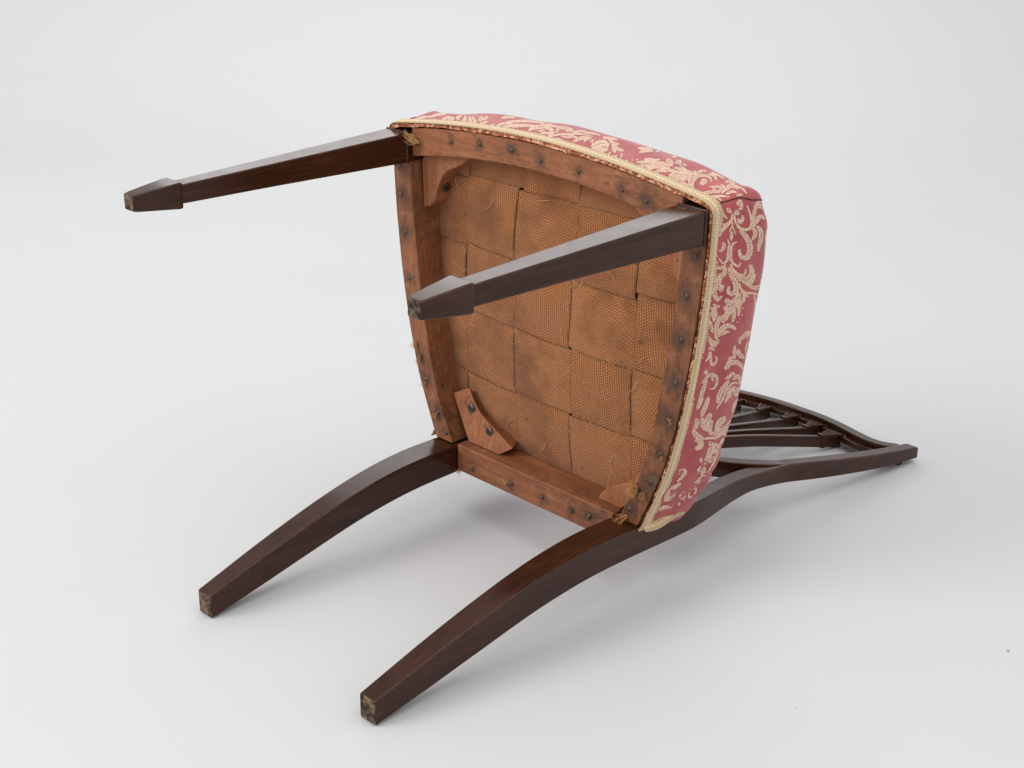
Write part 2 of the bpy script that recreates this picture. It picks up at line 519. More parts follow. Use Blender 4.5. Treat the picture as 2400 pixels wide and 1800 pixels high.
half = [(.1485, .348, .0070), (.1380, .300, .0090), (.121, .2665, .0094), (.097, .238, .0090), (.066, .208, .0088), (.033, .179, .0090), (0, .160, .0100)]
frame = plank(half + [(-x, z, w) for x, z, w in half[-2::-1]], 'shield_frame', M_POL_Z, chair, fr=lambda z: .0012 * max(0, min(1, (z - .29) / .03)), bk=-.0015)
crest_h = [(0, .5475, .0085), (.035, .5465, .0085), (.070, .5395, .0082), (.103, .5285, .0085), (.132, .5205, .0090), (.152, .5235, .0090), (.1690, .5365, .0088)]
crest = plank([(-x, z, w) for x, z, w in crest_h[:0:-1]] + crest_h, 'crest_rail', M_POL_X, chair, fr=.0003, bk=-.0004)
# deep moulding under the crest, standing behind its front edge
plank([(-.160, .515, .004), (-.13, .5085, .006), (-.10, .5165, .006), (-.06, .5285, .006), (0, .5365, .006), (.06, .5285, .006), (.10, .5165, .006), (.13, .5085, .006), (.160, .515, .004)],
      'crest_moulding', M_POL_X, crest, fr=.008, bk=-.002)
# ear pins and the small stud the back rests on
for s in (1, -1):
    v, f = loft([[(s * .174 + a * .0035, y, .531 + b * .005) for a, b in ((-1, -1), (1, -1), (1, 1), (-1, 1))] for y in (.064, LIFT - .0002)])
    mk('rest_stud', v, f, M_POL_Z, crest, bevel=.0008)

# slats: fan of five, with a carved ribbon tie and drapery below the crest
def slat_x(k, z):
    return k * interp(z, [.15, .25, .33, .38, .43, .49, .53], [.005, .010, .0175, .0225, .0295, .0385, .0445])
def slat_y(z): return sf(z) + interp(z, [.15, .30, .39, .49, .54], [.003, .002, .004, .0088, .0115])
for k in (-2, -1, 0, 1, 2):
    ztop = [.540, .533, .518][abs(k)]
    zt = [.508, .503, .487][abs(k)]
    secs = []
    for z in frange(.165, ztop, 40):
        x = slat_x(k, z)
        w = .0037 + (.0006 if z > zt else 0)
        y = slat_y(z)
        secs.append([(x - w, y, z), (x + w, y, z), (x + w, y + .0165, z), (x - w, y + .0165, z)])
    v, f = loft(secs)
    slat = mk('slat', v, f, M_POL_Z, chair, bevel=.0010, angle=45)
    # tie: two crossing bands
    parts = []
    for dz, g in ((0.0, .0050), (.0038, .0047)):
        z = zt + dz
        x, y = slat_x(k, z), slat_y(z)
        parts.append(loft([[(x + a * g, y - .0024, zz), (x + b * g, y - .0024, zz), (x + b * g, y + .0175, zz), (x + a * g, y + .0175, zz)] for a, b, zz in ((-1, 1, z - .0014), (-1, 1, z + .0014))]))
    v, f = join(parts)
    mk('carved_tie', v, f, M_POL_Z, slat, bevel=.0006)
    # drapery: three swelling folds, ending in small scrolls at the crest
    parts = []
    for off, bow in ((-.0038, -.0034), (0, 0), (.0038, .0034)):
        path = []
        for i in range(9):
            t = i / 8
            z = zt + .004 + (ztop - zt + .002) * t
            path.append((slat_x(k, z) + off * .5 + bow * math.sin(math.pi * t) + off * t, slat_y(z) - .0018 - .0022 * math.sin(math.pi * t), z))
        parts.append(tube_data(path, lambda t: .0013 + .0010 * math.sin(math.pi * min(1, t * 1.1)), 7))
    for s in (-1, 1):
        z0 = ztop - .003
        c0 = Vector((slat_x(k, z0) + s * .0085, slat_y(z0) - .0015, z0))
        path = [c0 + Vector((s * math.cos(a) * r, -.0006 * a, math.sin(a) * r)) for a, r in [(0.5 * i, .0042 - .00026 * i) for i in range(13)]]
        parts.append(tube_data(path, .0010, 5))
    v, f = join(parts)
    mk('carved_drapery', v, f, M_POL_Z, slat, angle=60)

# ---- seat rails with their nails
def rail(name, secs, axis, nails, holes=(), tint=1.0, dark=0.25):
    st = [(x, y, -.0005, r) for x, y, r in nails] + [(x, y, -.0005, r) for x, y, r in holes]
    mat = wood_raw(name + '_raw_beech', axis, st, tint, dark)
    v, f = loft(secs)
    o = mk(name, v, f, mat, chair, bevel=.0014)
    return o
nail_v, nail_f = [], []
def nail_mesh():
    secs = []
    for h, r in ((.0012, .0030), (0, .0031), (-.0007, .0027), (-.0012, .0015)):
        secs.append([(r * math.cos(2 * math.pi * k / 10) * (1.15 if k in (1, 2, 7) else 1), r * math.sin(2 * math.pi * k / 10), h) for k in range(10)])
    return loft(secs)
nail_proto = None
def add_nails(o, pts):
    global nail_proto
    for x, y, r in pts:
        if nail_proto is None:
            v, f = nail_mesh()
            nail_proto = mk('nail', v, f, M_NAIL, o, angle=60)
            n = nail_proto
        else:
            n = nail_proto.copy()
            col.objects.link(n)
            n.parent = o
        n.location = (x, y, -.0002)
        n.rotation_euler = (random.uniform(-.25, .25), random.uniform(-.25, .25), random.uniform(0, 6))
        k = random.uniform(.85, 1.2)
        n.scale = (k, k * random.uniform(.85, 1.05), k)

front_n = [(-.191, -.384, .010), (-.136, -.396, .010), (-.089, -.402, .012), (-.038, -.405, .014), (.006, -.401, .014), (.062, -.400, .011), (.124, -.393, .016), (.157, -.387, .022)]
right_n = [(.224, -.344, .012), (.216, -.300, .020), (.212, -.252, .018), (.208, -.203, .026), (.201, -.158, .022), (.193, -.116, .018), (.181, -.078, .022), (.168, -.061, .020), (.154, -.036, .022)]
left_n = [(-.226, -.352, .010), (-.225, -.318, .016), (-.219, -.271, .018), (-.212, -.215, .014), (-.194, -.119, .014), (-.183, -.091, .014), (-.162, -.052, .020), (-.147, -.030, .010)]
back_n = [(-.033, 0, .009), (.019, -.001, .012), (.065, 0, .010), (.093, -.004, .016), (-.100, .004, .006)]
secs = []
for x in frange(-.2040, .2040, 33):
    secs.append([(x, Yo(x) + .001, 0), (x, Yi(x), 0), (x, Yi(x), ZW), (x, Yo(x) + .001, ZW)])
front_rail = rail('front_rail', secs, 0, front_n, (), 1.12, .20)
add_nails(front_rail, front_n)
sides = {}
for s, nn, tint, dk in ((1, right_n, .80, .34), (-1, left_n, .98, .40)):
    secs = []
    for y in frange(-.3605, -.0185, 34):
        secs.append([(s * (Xo(y) - .001), y, -.0004), (s * Xi(y), y, -.0004), (s * Xi(y), y, ZW), (s * (Xo(y) - .001), y, ZW)])
    o = rail('side_rail', secs, 1, nn, (), tint, dk)
    add_nails(o, nn)
    sides[s] = o
secs = [[(x, .0145, .0006), (x, -.0205, .0006), (x, -.0212, ZW), (x, .0145, ZW)] for x in frange(-.128, .128, 9)]
back_rail = rail('back_rail', secs, 0, back_n, ((.11, -.003, .02),), 1.0, .30)
add_nails(back_rail, back_n)

# ---- corner blocks
def prism(poly, z0, z1):
    return loft([[(x, y, z0) for x, y in poly], [(x, y, z1) for x, y in poly]])
def screw(parent, p, normal, r=.0060):
    secs = []
    for h, rr in ((.002, r), (-.0002, r), (-.0010, r * .8)):
        secs.append([(rr * math.cos(2 * math.pi * k / 16), rr * math.sin(2 * math.pi * k / 16), -h) for k in range(16)])
    v, f = loft(secs)
    o = mk('screw', v, f, M_NAIL, parent, angle=50)
    o.rotation_mode = 'QUATERNION'
    o.rotation_quaternion = Vector(normal).to_track_quat('Z', 'Y')
    o.location = p
    sv, sf_ = loft([[(-r * .85, -.0006, h), (r * .85, -.0006, h), (r * .85, .0006, h), (-r * .85, .0006, h)] for h in (.0002, .0013)])
    a = random.uniform(.2, 1.2)
    sv = [(x * math.cos(a) - y * math.sin(a), x * math.sin(a) + y * math.cos(a), z) for x, y, z in sv]
    slot = mk('screw_slot', sv, sf_, M_SLOT, parent)
    slot.rotation_mode = 'QUATERNION'
    slot.rotation_quaternion = o.rotation_quaternion
    slot.location = p
M_SLOT = mat_plain('screw_slot_shade', (0.006, 0.005, 0.004), 0.9)  # near-black bar painted for the shade in the screw groove; none is cut
M_BLOCK = wood_raw('corner_block_beech', 1, [(-.1245, -.064, .0225, .012), (-.089, -.045, .020, .010)], 1.22, .08)
front_poly = [(-.2035, -.3605), (-.197, -.372), (-.125, -.382), (-.122, -.378), (-.134, -.368), (-.147, -.361), (-.160, -.355), (-.169, -.346), (-.175, -.336), (-.179, -.325), (-.182, -.314), (-.190, -.307), (-.2015, -.303)]
back_poly = [(-.1600, -.0725), (-.132, -.0877), (-.121, -.072), (-.1065, -.060), (-.093, -.0535), (-.0785, -.0483), (-.0485, -.0355), (-.068, -.0217), (-.121, -.0217)]
back_low = [.0230, .0240, .0228, .0215, .0205, .0195, .0175, .0135, .0130]
small_poly = [(-.1625, -.082), (-.155, -.078), (-.146, -.066), (-.135, -.056), (-.118, -.047), (-.106, -.040), (-.098, -.031), (-.092, -.0217), (-.127, -.0215), (-.140, -.030)]
for s in (-1, 1):
    for poly, z0 in ((front_poly, .0150), (back_poly if s == -1 else small_poly, .0140)):
        v, f = prism([(x * s * -1 if s == -1 and False else (x if s == -1 else -x), y) for x, y in poly], z0, ZW + .001)
        if poly is back_poly:
            v = [(p[0], p[1], back_low[q]) if q < len(poly) else p for q, p in enumerate(v)]
            for q in range(len(poly) + 1, len(poly) + 7):         # front face undercut
                p = Vector(v[q])
                v[q] = tuple(p + (Vector((-.150, -.026, p.z)) - p).normalized() * .016)
        b = mk('corner_block', v, f, M_BLOCK, chair, bevel=.0012, angle=28)
        if poly is front_poly:
            screw(b, (s * .1765, -.329, .029), (-s * .92, .36, -.1))
        elif s == -1:
            screw(b, (-.1245, -.064, .0205), (.1, -.12, -1), .0054)
            screw(b, (-.089, -.045, .0176), (.1, -.12, -1), .0054)

# ---- webbing
def web_z(x, y):
    a = max(0, 1 - (x / .205) ** 2)
    b = max(0, 1 - ((y + .20) / .185) ** 2)
    return .0435 - .0165 * a ** .8 * b ** .8
v, f, n = [], [], 40
for i in range(n):
    for j in range(n):
        y = -.395 + .405 * i / (n - 1)
        x = (-1 + 2 * j / (n - 1)) * (Xi(max(y, -.362)) + .012)
        v.append((x, y, web_z(x, y) + .0046))
for i in range(n - 1):
    for j in range(n - 1):
        f.append((i * n + j, i * n + j + 1, (i + 1) * n + j + 1, (i + 1) * n + j))
hess = mk('hessian_lining', v, f, M_HESS, chair)
XL = [-.236, -.147, -.058, .031, .120, .209]
YL = [-.433, -.350, -.267, -.184, -.102, -.020]
def weave(x, y, along_y, idx):
    """height offset of a strip: over and under, smoothly"""
    e = YL if along_y else XL
    t = y if along_y else x
    c = None
    for k in range(5):
        if e[k] <= t <= e[k + 1]:
            c = (k + (t - e[k]) / (e[k + 1] - e[k]))
    if c is None:
        c = 0 if t < e[0] else 5
    ph = math.cos(math.pi * (c - .5 + idx))
    ph = max(-1, min(1, ph * 1.9))
    return -.0013 * ph * (1 if along_y else -1)
for along_y in (True, False):
    E_ = XL if along_y else YL
    for k in range(5):
        if not along_y and k == 0:
            y0, y1 = -.398, E_[1] - .0006
        else:
            y0, y1 = E_[k] + .0006, E_[k + 1] - .0006
        nw, nl = 11, 90
        w = y1 - y0
        V, F, U = [], [], []
        ph = random.uniform(0, .02)
        t0, t1 = (-.392, -.012) if along_y else (-.212, .212)
        a0 = random.uniform(-.0024, .0024)
        tilt_ = random.uniform(-.020, .020)
        dz_ = random.uniform(-.0006, .0006)
        for i in range(nl):
            t = t0 + (t1 - t0) * i / (nl - 1)
            wig = a0 * math.sin(9 * t + k) + .0012 * math.sin(31 * t + 2 * k) + .0008 * math.sin(67 * t + 5 * k) + tilt_ * (t - (t0 + t1) / 2)
            for j in range(nw):
                q = y0 + w * j / (nw - 1) + wig
                x, y = (q, t) if along_y else (t, q)
                lim = Xi(max(min(y, -.03), -.362)) + .010
                xx = max(-lim, min(lim, x))
                roll = .0007 * (2 * abs(j / (nw - 1) - .5)) ** 4
                V.append((xx, y, web_z(xx, y) + weave(xx, y, along_y, k) * 1.35 + dz_ + roll))
                U.append((.0005 + .086 * j / (nw - 1), t + ph))
        for i in range(nl - 1):
            for j in range(nw - 1):
                F.append((i * nw + j, i * nw + j + 1, (i + 1) * nw + j + 1, (i + 1) * nw + j))
        mk('webbing_strip', V, F, M_WEB, hess, uvs=U, recalc=False, angle=60)

# straw ends and lint caught on the webbing
def thread(parent, pts, r, mat, name='loose_thread'):
    v, f = tube_data(catmull(pts, .002), r, 4)
    return mk(name, v, f, mat, parent, angle=80)
for (x, y, a, L) in [(-.165, -.336, 1.2, .018), (-.19, -.33, .3, .016), (-.108, -.325, -.9, .030), (-.02, -.345, -.2, .022), (.075, -.327, -.4, .020),
                     (-.15, -.235, .1, .012), (.088, -.283, .7, .018), (.035, -.262, -.8, .016), (.03, -.235, 1.5, .014), (-.13, -.17, .2, .010), (.022, -.20, 1.4, .014), (.136, -.20, -.9, .012),
                     (.06, -.15, -.3, .012), (.125, -.165, -1.0, .020), (-.07, -.058, -.9, .016), (-.014, -.045, -1.0, .018), (.102, -.06, 1.5, .034), (.092, -.038, -1.3, .026), (-.115, -.11, .8, .012)]:
    c = Vector((x, y, web_z(x, y) - .0032))
    d = Vector((math.cos(a), math.sin(a), 0)) * L / 2
    nrm = Vector((-d.y, d.x, 0)) * random.uniform(-.5, .5)
    thread(hess, [c - d, c + nrm + Vector((0, 0, -.0015)), c + d], .00030, M_STRAW)

fz = []
for q in range(260):
    if q % 2:
        x = random.choice(XL[1:5]) + random.uniform(-.003, .003); y = random.uniform(-.37, -.03)
    else:
        y = random.choice(YL[1:5]) + random.uniform(-.003, .003); x = random.uniform(-.17, .17)
    if abs(x) > Xi(max(-.362, y)) - .004: continue
    a = random.uniform(0, 6.28); L = random.uniform(.003, .009)
    c = Vector((x, y, web_z(x, y) - .0028))
    d = Vector((math.cos(a), math.sin(a), 0)) * L / 2
    fz.append(tube_data(catmull([c - d, c + Vector((-d.y, d.x, 0)) * random.uniform(-.6, .6) + Vector((0, 0, -random.uniform(.0003, .002))), c + d], .0018), .00013, 3))
v, f = join(fz)
fuzz = mk('loose_fibres', v, f, M_STRAW, hess, angle=80)
fuzz['kind'] = 'stuff'

# frayed jute tufts left under nails
def tuft(parent, p, d, n, L, spread, mat=M_TUFT, r=.00020, curl=.42):
    parts = []
    n = int(n * 1.1)
    r = min(r, .00026)
    d = Vector(d).normalized()
    for i in range(n):
        q = Vector(p) + Vector((random.uniform(-1, 1), random.uniform(-1, 1), 0)) * .0018
        e = (d + Vector((random.uniform(-1, 1), random.uniform(-1, 1), random.uniform(-.6, .2))) * spread).normalized()
        l = L * random.uniform(.5, 1.1)
        c = Vector((random.uniform(-1, 1), random.uniform(-1, 1), random.uniform(-1, .2))) * l * curl * .5
        parts.append(tube_data(catmull([q, q + e * l * .5 + c, q + e * l], .0025), r, 4))
    v, f = join(parts)
    return mk('thread_tuft', v, f, mat, parent, angle=80)
tuft(front_rail, (-.192, -.386, -.001), (-1, -.60, -.5), 44, .019, .38, M_STRAW)
tuft(sides[-1], (-.200, -.136, -.001), (.1, .6, -.3), 22, .012, .8)
tuft(sides[-1], (-.194, -.119, -.001), (.2, .8, -.5), 26, .012, .7)
tuft(sides[-1], (-.184, -.086, -.001), (-.2, .8, -.4), 16, .008, .9)
tuft(sides[-1], (-.164, -.050, -.001), (.1, .6, -.4), 24, .009, .9)
tuft(sides[-1], (-.212, -.208, -.001), (.4, .6, -.3), 6, .006, .6, M_STRAW)
tuft(sides[-1], (-.225, -.316, -.001), (.3, -.6, -.3), 6, .006, .6, M_STRAW)
tuft(sides[1], (.163, -.066, -.001), (-.4, .7, -.7), 90, .013, .8, r=.00042)
tuft(sides[1], (.173, -.062, -.001), (.3, .5, -.6), 22, .009, .9)
tuft(sides[1], (.150, -.026, -.001), (-.7, .7, -.5), 22, .022, .5)
tuft(sides[1], (.203, -.158, -.001), (.9, -.1, -.3), 12, .006, .6)
tuft(sides[1], (.195, -.113, -.001), (.5, .5, -.4), 12, .006, .9)
tuft(sides[1], (.187, -.119, -.001), (-.5, -.2, -.4), 8, .005, .9)
tuft(back_rail, (-.040, 0, 0), (-.6, -.3, -.6), 18, .008, .8, M_STRAW)
tuft(back_rail, (.118, -.006, 0), (-.3, .1, -.6), 16, .012, .9, M_STRAW)
tuft(back_rail, (-.122, .0135, 0), (-.2, .3, -.4), 20, .005, .7)

# ---- upholstery
def outline():
    """closed plan of the cover, starting at the right post and running forward: (point, outward normal, rear flag)"""
    P = []
    for y in frange(-.0185, -.388, 75):
        P.append((Xo(y), y))
    c = (.2385 - .007, -.389)
    for a in (15, 35, 55, 75):
        P.append((c[0] + .007 * math.cos(math.radians(a)), c[1] - .0075 * math.sin(math.radians(a))))
    for x in frange(.2295, -.2295, 81):
        P.append((x, Yo(x)))
    for a in (105, 125, 145, 165):
        P.append((-c[0] + .007 * math.cos(math.radians(a)), c[1] - .0075 * math.sin(math.radians(a))))
    for y in frange(-.388, -.0185, 75):
        P.append((-Xo(y), y))
    i_right_end, i_left_end = 0, len(P) - 1
    for x in frange(-.158, -.1265, 6): P.append((x, -.0190))
    for y in frange(-.012, .012, 5): P.append((-.1265, y))
    for x in frange(-.122, .122, 31): P.append((x, .0160))
    for y in frange(.012, -.012, 5): P.append((.1265, y))
    for x in frange(.1265, .158, 6): P.append((x, -.0190))
    return P, i_left_end
OUT, I_LEFT = outline()
NO = len(OUT)
def nrm2(i):
    a, b = Vector(OUT[(i - 1) % NO]), Vector(OUT[(i + 1) % NO])
    d = (b - a).normalized()
    return Vector((-d.y, d.x)) * (1 if True else -1)
sgn = 1 if nrm2(30).x > 0 else -1
NRM = [nrm2(i) * sgn for i in range(NO)]
PROF = [(.0015, .0010), (.006, .0035), (.014, .0050), (.024, .0065), (.034, .0078), (.044, .0088), (.054, .0094), (.064, .0092), (.072, .0080), (.079, .0058), (.085, .0018), (.0895, -.0040), (.093, -.012)]
def wob(i, z):
    x, y = OUT[i]
    k = .0009 * math.sin(41 * x + 3 * z * 60) * math.sin(37 * y - 25 * z) + .0005 * math.sin(90 * y + 120 * z + 60 * x)
    if y > -.14 and x > 0:                          # pull folds by the rear post
        k += .0019 * math.sin(210 * (y + .9 * z)) * max(0, min(1, (y + .14) / .05)) * max(0, min(1, z / .02))
    return k
def smooth01(t):
    t = max(0, min(1, t))
    return t * t * (3 - 2 * t)
def cover_pt(i, z, o):
    x, y = OUT[i]
    k = wob(i, z) if z > .01 else 0
    if i > I_LEFT:                                   # behind, between the posts
        return (Vector((x, y)) + NRM[i] * (o * .12 if o > 0 else o * .5), max(z, .043 if abs(x) > .12 else .012))
    if abs(x) < .2294 and y < -.39:                  # front: flatter, square packed
        e = smooth01((abs(x) - .15) / .08)
        return (Vector((x, y)) + NRM[i] * ((o * .72 if o > 0 else o) + k), z - (.0035 if x > 0 else .0075) * e * smooth01((z - .055) / .03))
    e = smooth01((-.362 - y) / .032)                 # 1 at the front corner
    r = smooth01((y + .075) / .05)                   # 1 by the rear post
    full = (1 - e) * (1 - .55 * r) * (1 if x > 0 else .35)
    zz = z + .0075 * full * smooth01((z - .03) / .05) - (.0035 if x > 0 else .0075) * e * smooth01((z - .055) / .03)
    return (Vector((x, y)) + NRM[i] * ((o * (1 + .55 * full) if o > 0 else o + .004 * full) + k), zz)
V, F = [], []
cx0, cy0 = 0.0, -.20
for z, o in PROF:
    for i in range(NO):
        p, zz = cover_pt(i, z, o)
        V.append((p.x, p.y, zz))
last = [Vector(V[(len(PROF) - 1) * NO + i]) for i in range(NO)]
for k, (sc, dz) in enumerate([(.90, .0045), (.76, .0090), (.58, .0135), (.38, .0165), (.18, .0180)]):
    for i in range(NO):
        p = last[i]
        V.append((cx0 + (p.x - cx0) * sc, cy0 + (p.y - cy0) * sc, p.z + dz))
rings = len(PROF) + 5
for r in range(rings - 1):
    for i in range(NO):
        F.append((r * NO + i, r * NO + (i + 1) % NO, (r + 1) * NO + (i + 1) % NO, (r + 1) * NO + i))
V.append((cx0, cy0, PROF[-1][0] + .0185))
for i in range(NO):
    F.append(((rings - 1) * NO + i, (rings - 1) * NO + (i + 1) % NO, len(V) - 1))
cover = mk('seat_cover', V, F, M_GROUND, chair, angle=70)
bvh = BVHTree.FromPolygons([Vector(v) for v in V], F)

# gimp braid glued round the lower edge of the cover
def gimp(path, normals, ups, width, name, lift=.0005):
    prof = [(0, .0002), (.05, .0008), (.14, .0010), (.23, .0008), (.28, .0004), (.34, .0009), (.47, .0010), (.60, .0009), (.66, .0004), (.72, .0008), (.80, .0010), (.88, .0004), (.94, .0008), (1.0, .0002)]
    VV, FF, UU = [], [], []
    s = 0
    n = len(prof)
    for i, p in enumerate(path):
        if i: s += (p - path[i - 1]).length
        for t, h in prof:
            j = .00012 * math.sin(s * 900 + t * 9)
            VV.append(p + ups[i] * (width * (t - .5)) + normals[i] * (lift + h + j))
            UU.append((s, t))
    for i in range(len(path) - 1):
        for j in range(n - 1):
            FF.append((i * n + j, i * n + j + 1, (i + 1) * n + j + 1, (i + 1) * n + j))
    o = mk(name, VV, FF, M_GIMP, cover, uvs=UU, angle=80)
    sol = o.modifiers.new('back', 'SOLIDIFY')
    sol.thickness = .0014
    sol.offset = 0
    return o
path, nn, uu = [], [], []
pts3 = [Vector((OUT[i][0], OUT[i][1], 0)) for i in range(I_LEFT + 1)]
fine = []
for i in range(len(pts3) - 1):
    k = max(1, int((pts3[i + 1] - pts3[i]).length / .0012))
    for j in range(k):
        t = j / k
        fine.append((pts3[i].lerp(pts3[i + 1], t), (NRM[i].lerp(NRM[i + 1], t)).normalized()))
fine.append((pts3[-1], NRM[I_LEFT]))
for k, (p, n_) in enumerate(fine):
    N3 = Vector((n_.x, n_.y, 0))
    front = max(0, min(1, (-p.y - .385) / .008))
    far = smooth01((-p.x - .12) / .05) * (1 - front)
    droop = .0008 * math.sin(p.x * 23 + p.y * 11) - .0016 * front + .0040 * far
    path.append(p + N3 * (.0042 + .0012 * front - .0022 * far) + Vector((0, 0, .0062 + droop)))
    nn.append((N3 + Vector((0, 0, -.10))).normalized())
    uu.append((Vector((0, 0, 1)) + N3 * .10).normalized())
gimp(path, nn, uu, .0138, 'gimp_braid')
# the braid turned up along the rear post
for s in (1, -1):
    path, nn, uu = [], [], []
    for t in frange(0, 1, 50):
        z = .001 + .080 * t
        x0 = (.171 + .008 * math.sin(math.pi * min(1, t * .9)) - .004 * t) * s
        path.append(Vector((x0, -.0185 - .004 * t + .002 * math.sin(t * 9), z)))
        nn.append(Vector((s * .86, -.50, 0)).normalized())
        uu.append(Vector((s * .50, .86, 0)).normalized())
    gimp(path, nn, uu, .0100, 'gimp_braid', .0030)

# raw fabric edge turned under the rails, seen between the braid and the wood
VV, FF = [], []
for k, (p, n_) in enumerate(fine):
    N3 = Vector((n_.x, n_.y, 0))
    front = max(0, min(1, (-p.y - .385) / .008))
    s_ = k * .0012
    jag = .0006 * math.sin(s_ * 310) * math.sin(s_ * 97 + 1) + .0005 * math.sin(s_ * 57) + random.uniform(-.00025, .00035)
    far = smooth01((-p.x - .12) / .05) * (1 - front)
    VV.append(p + N3 * (.0046 + .0012 * front - .0036 * far) + Vector((0, 0, .002)))
    VV.append(p + N3 * (.0030 + .0012 * front - .0028 * far) + Vector((0, 0, -.0008 + .0030 * far + random.uniform(-.0003, .0003))))
    VV.append(p + N3 * (.0019 + jag * .9 - .0014 * front - .0024 * far) + Vector((0, 0, -.0014 + .0030 * far + random.uniform(-.0004, .0004))))
for i in range(len(fine) - 1):
    for j in range(2):
        FF.append((i * 3 + j, i * 3 + j + 1, i * 3 + 3 + j + 1, i * 3 + 3 + j))
mk('frayed_edge', VV, FF, M_FRAY, cover, smooth=True, angle=60)

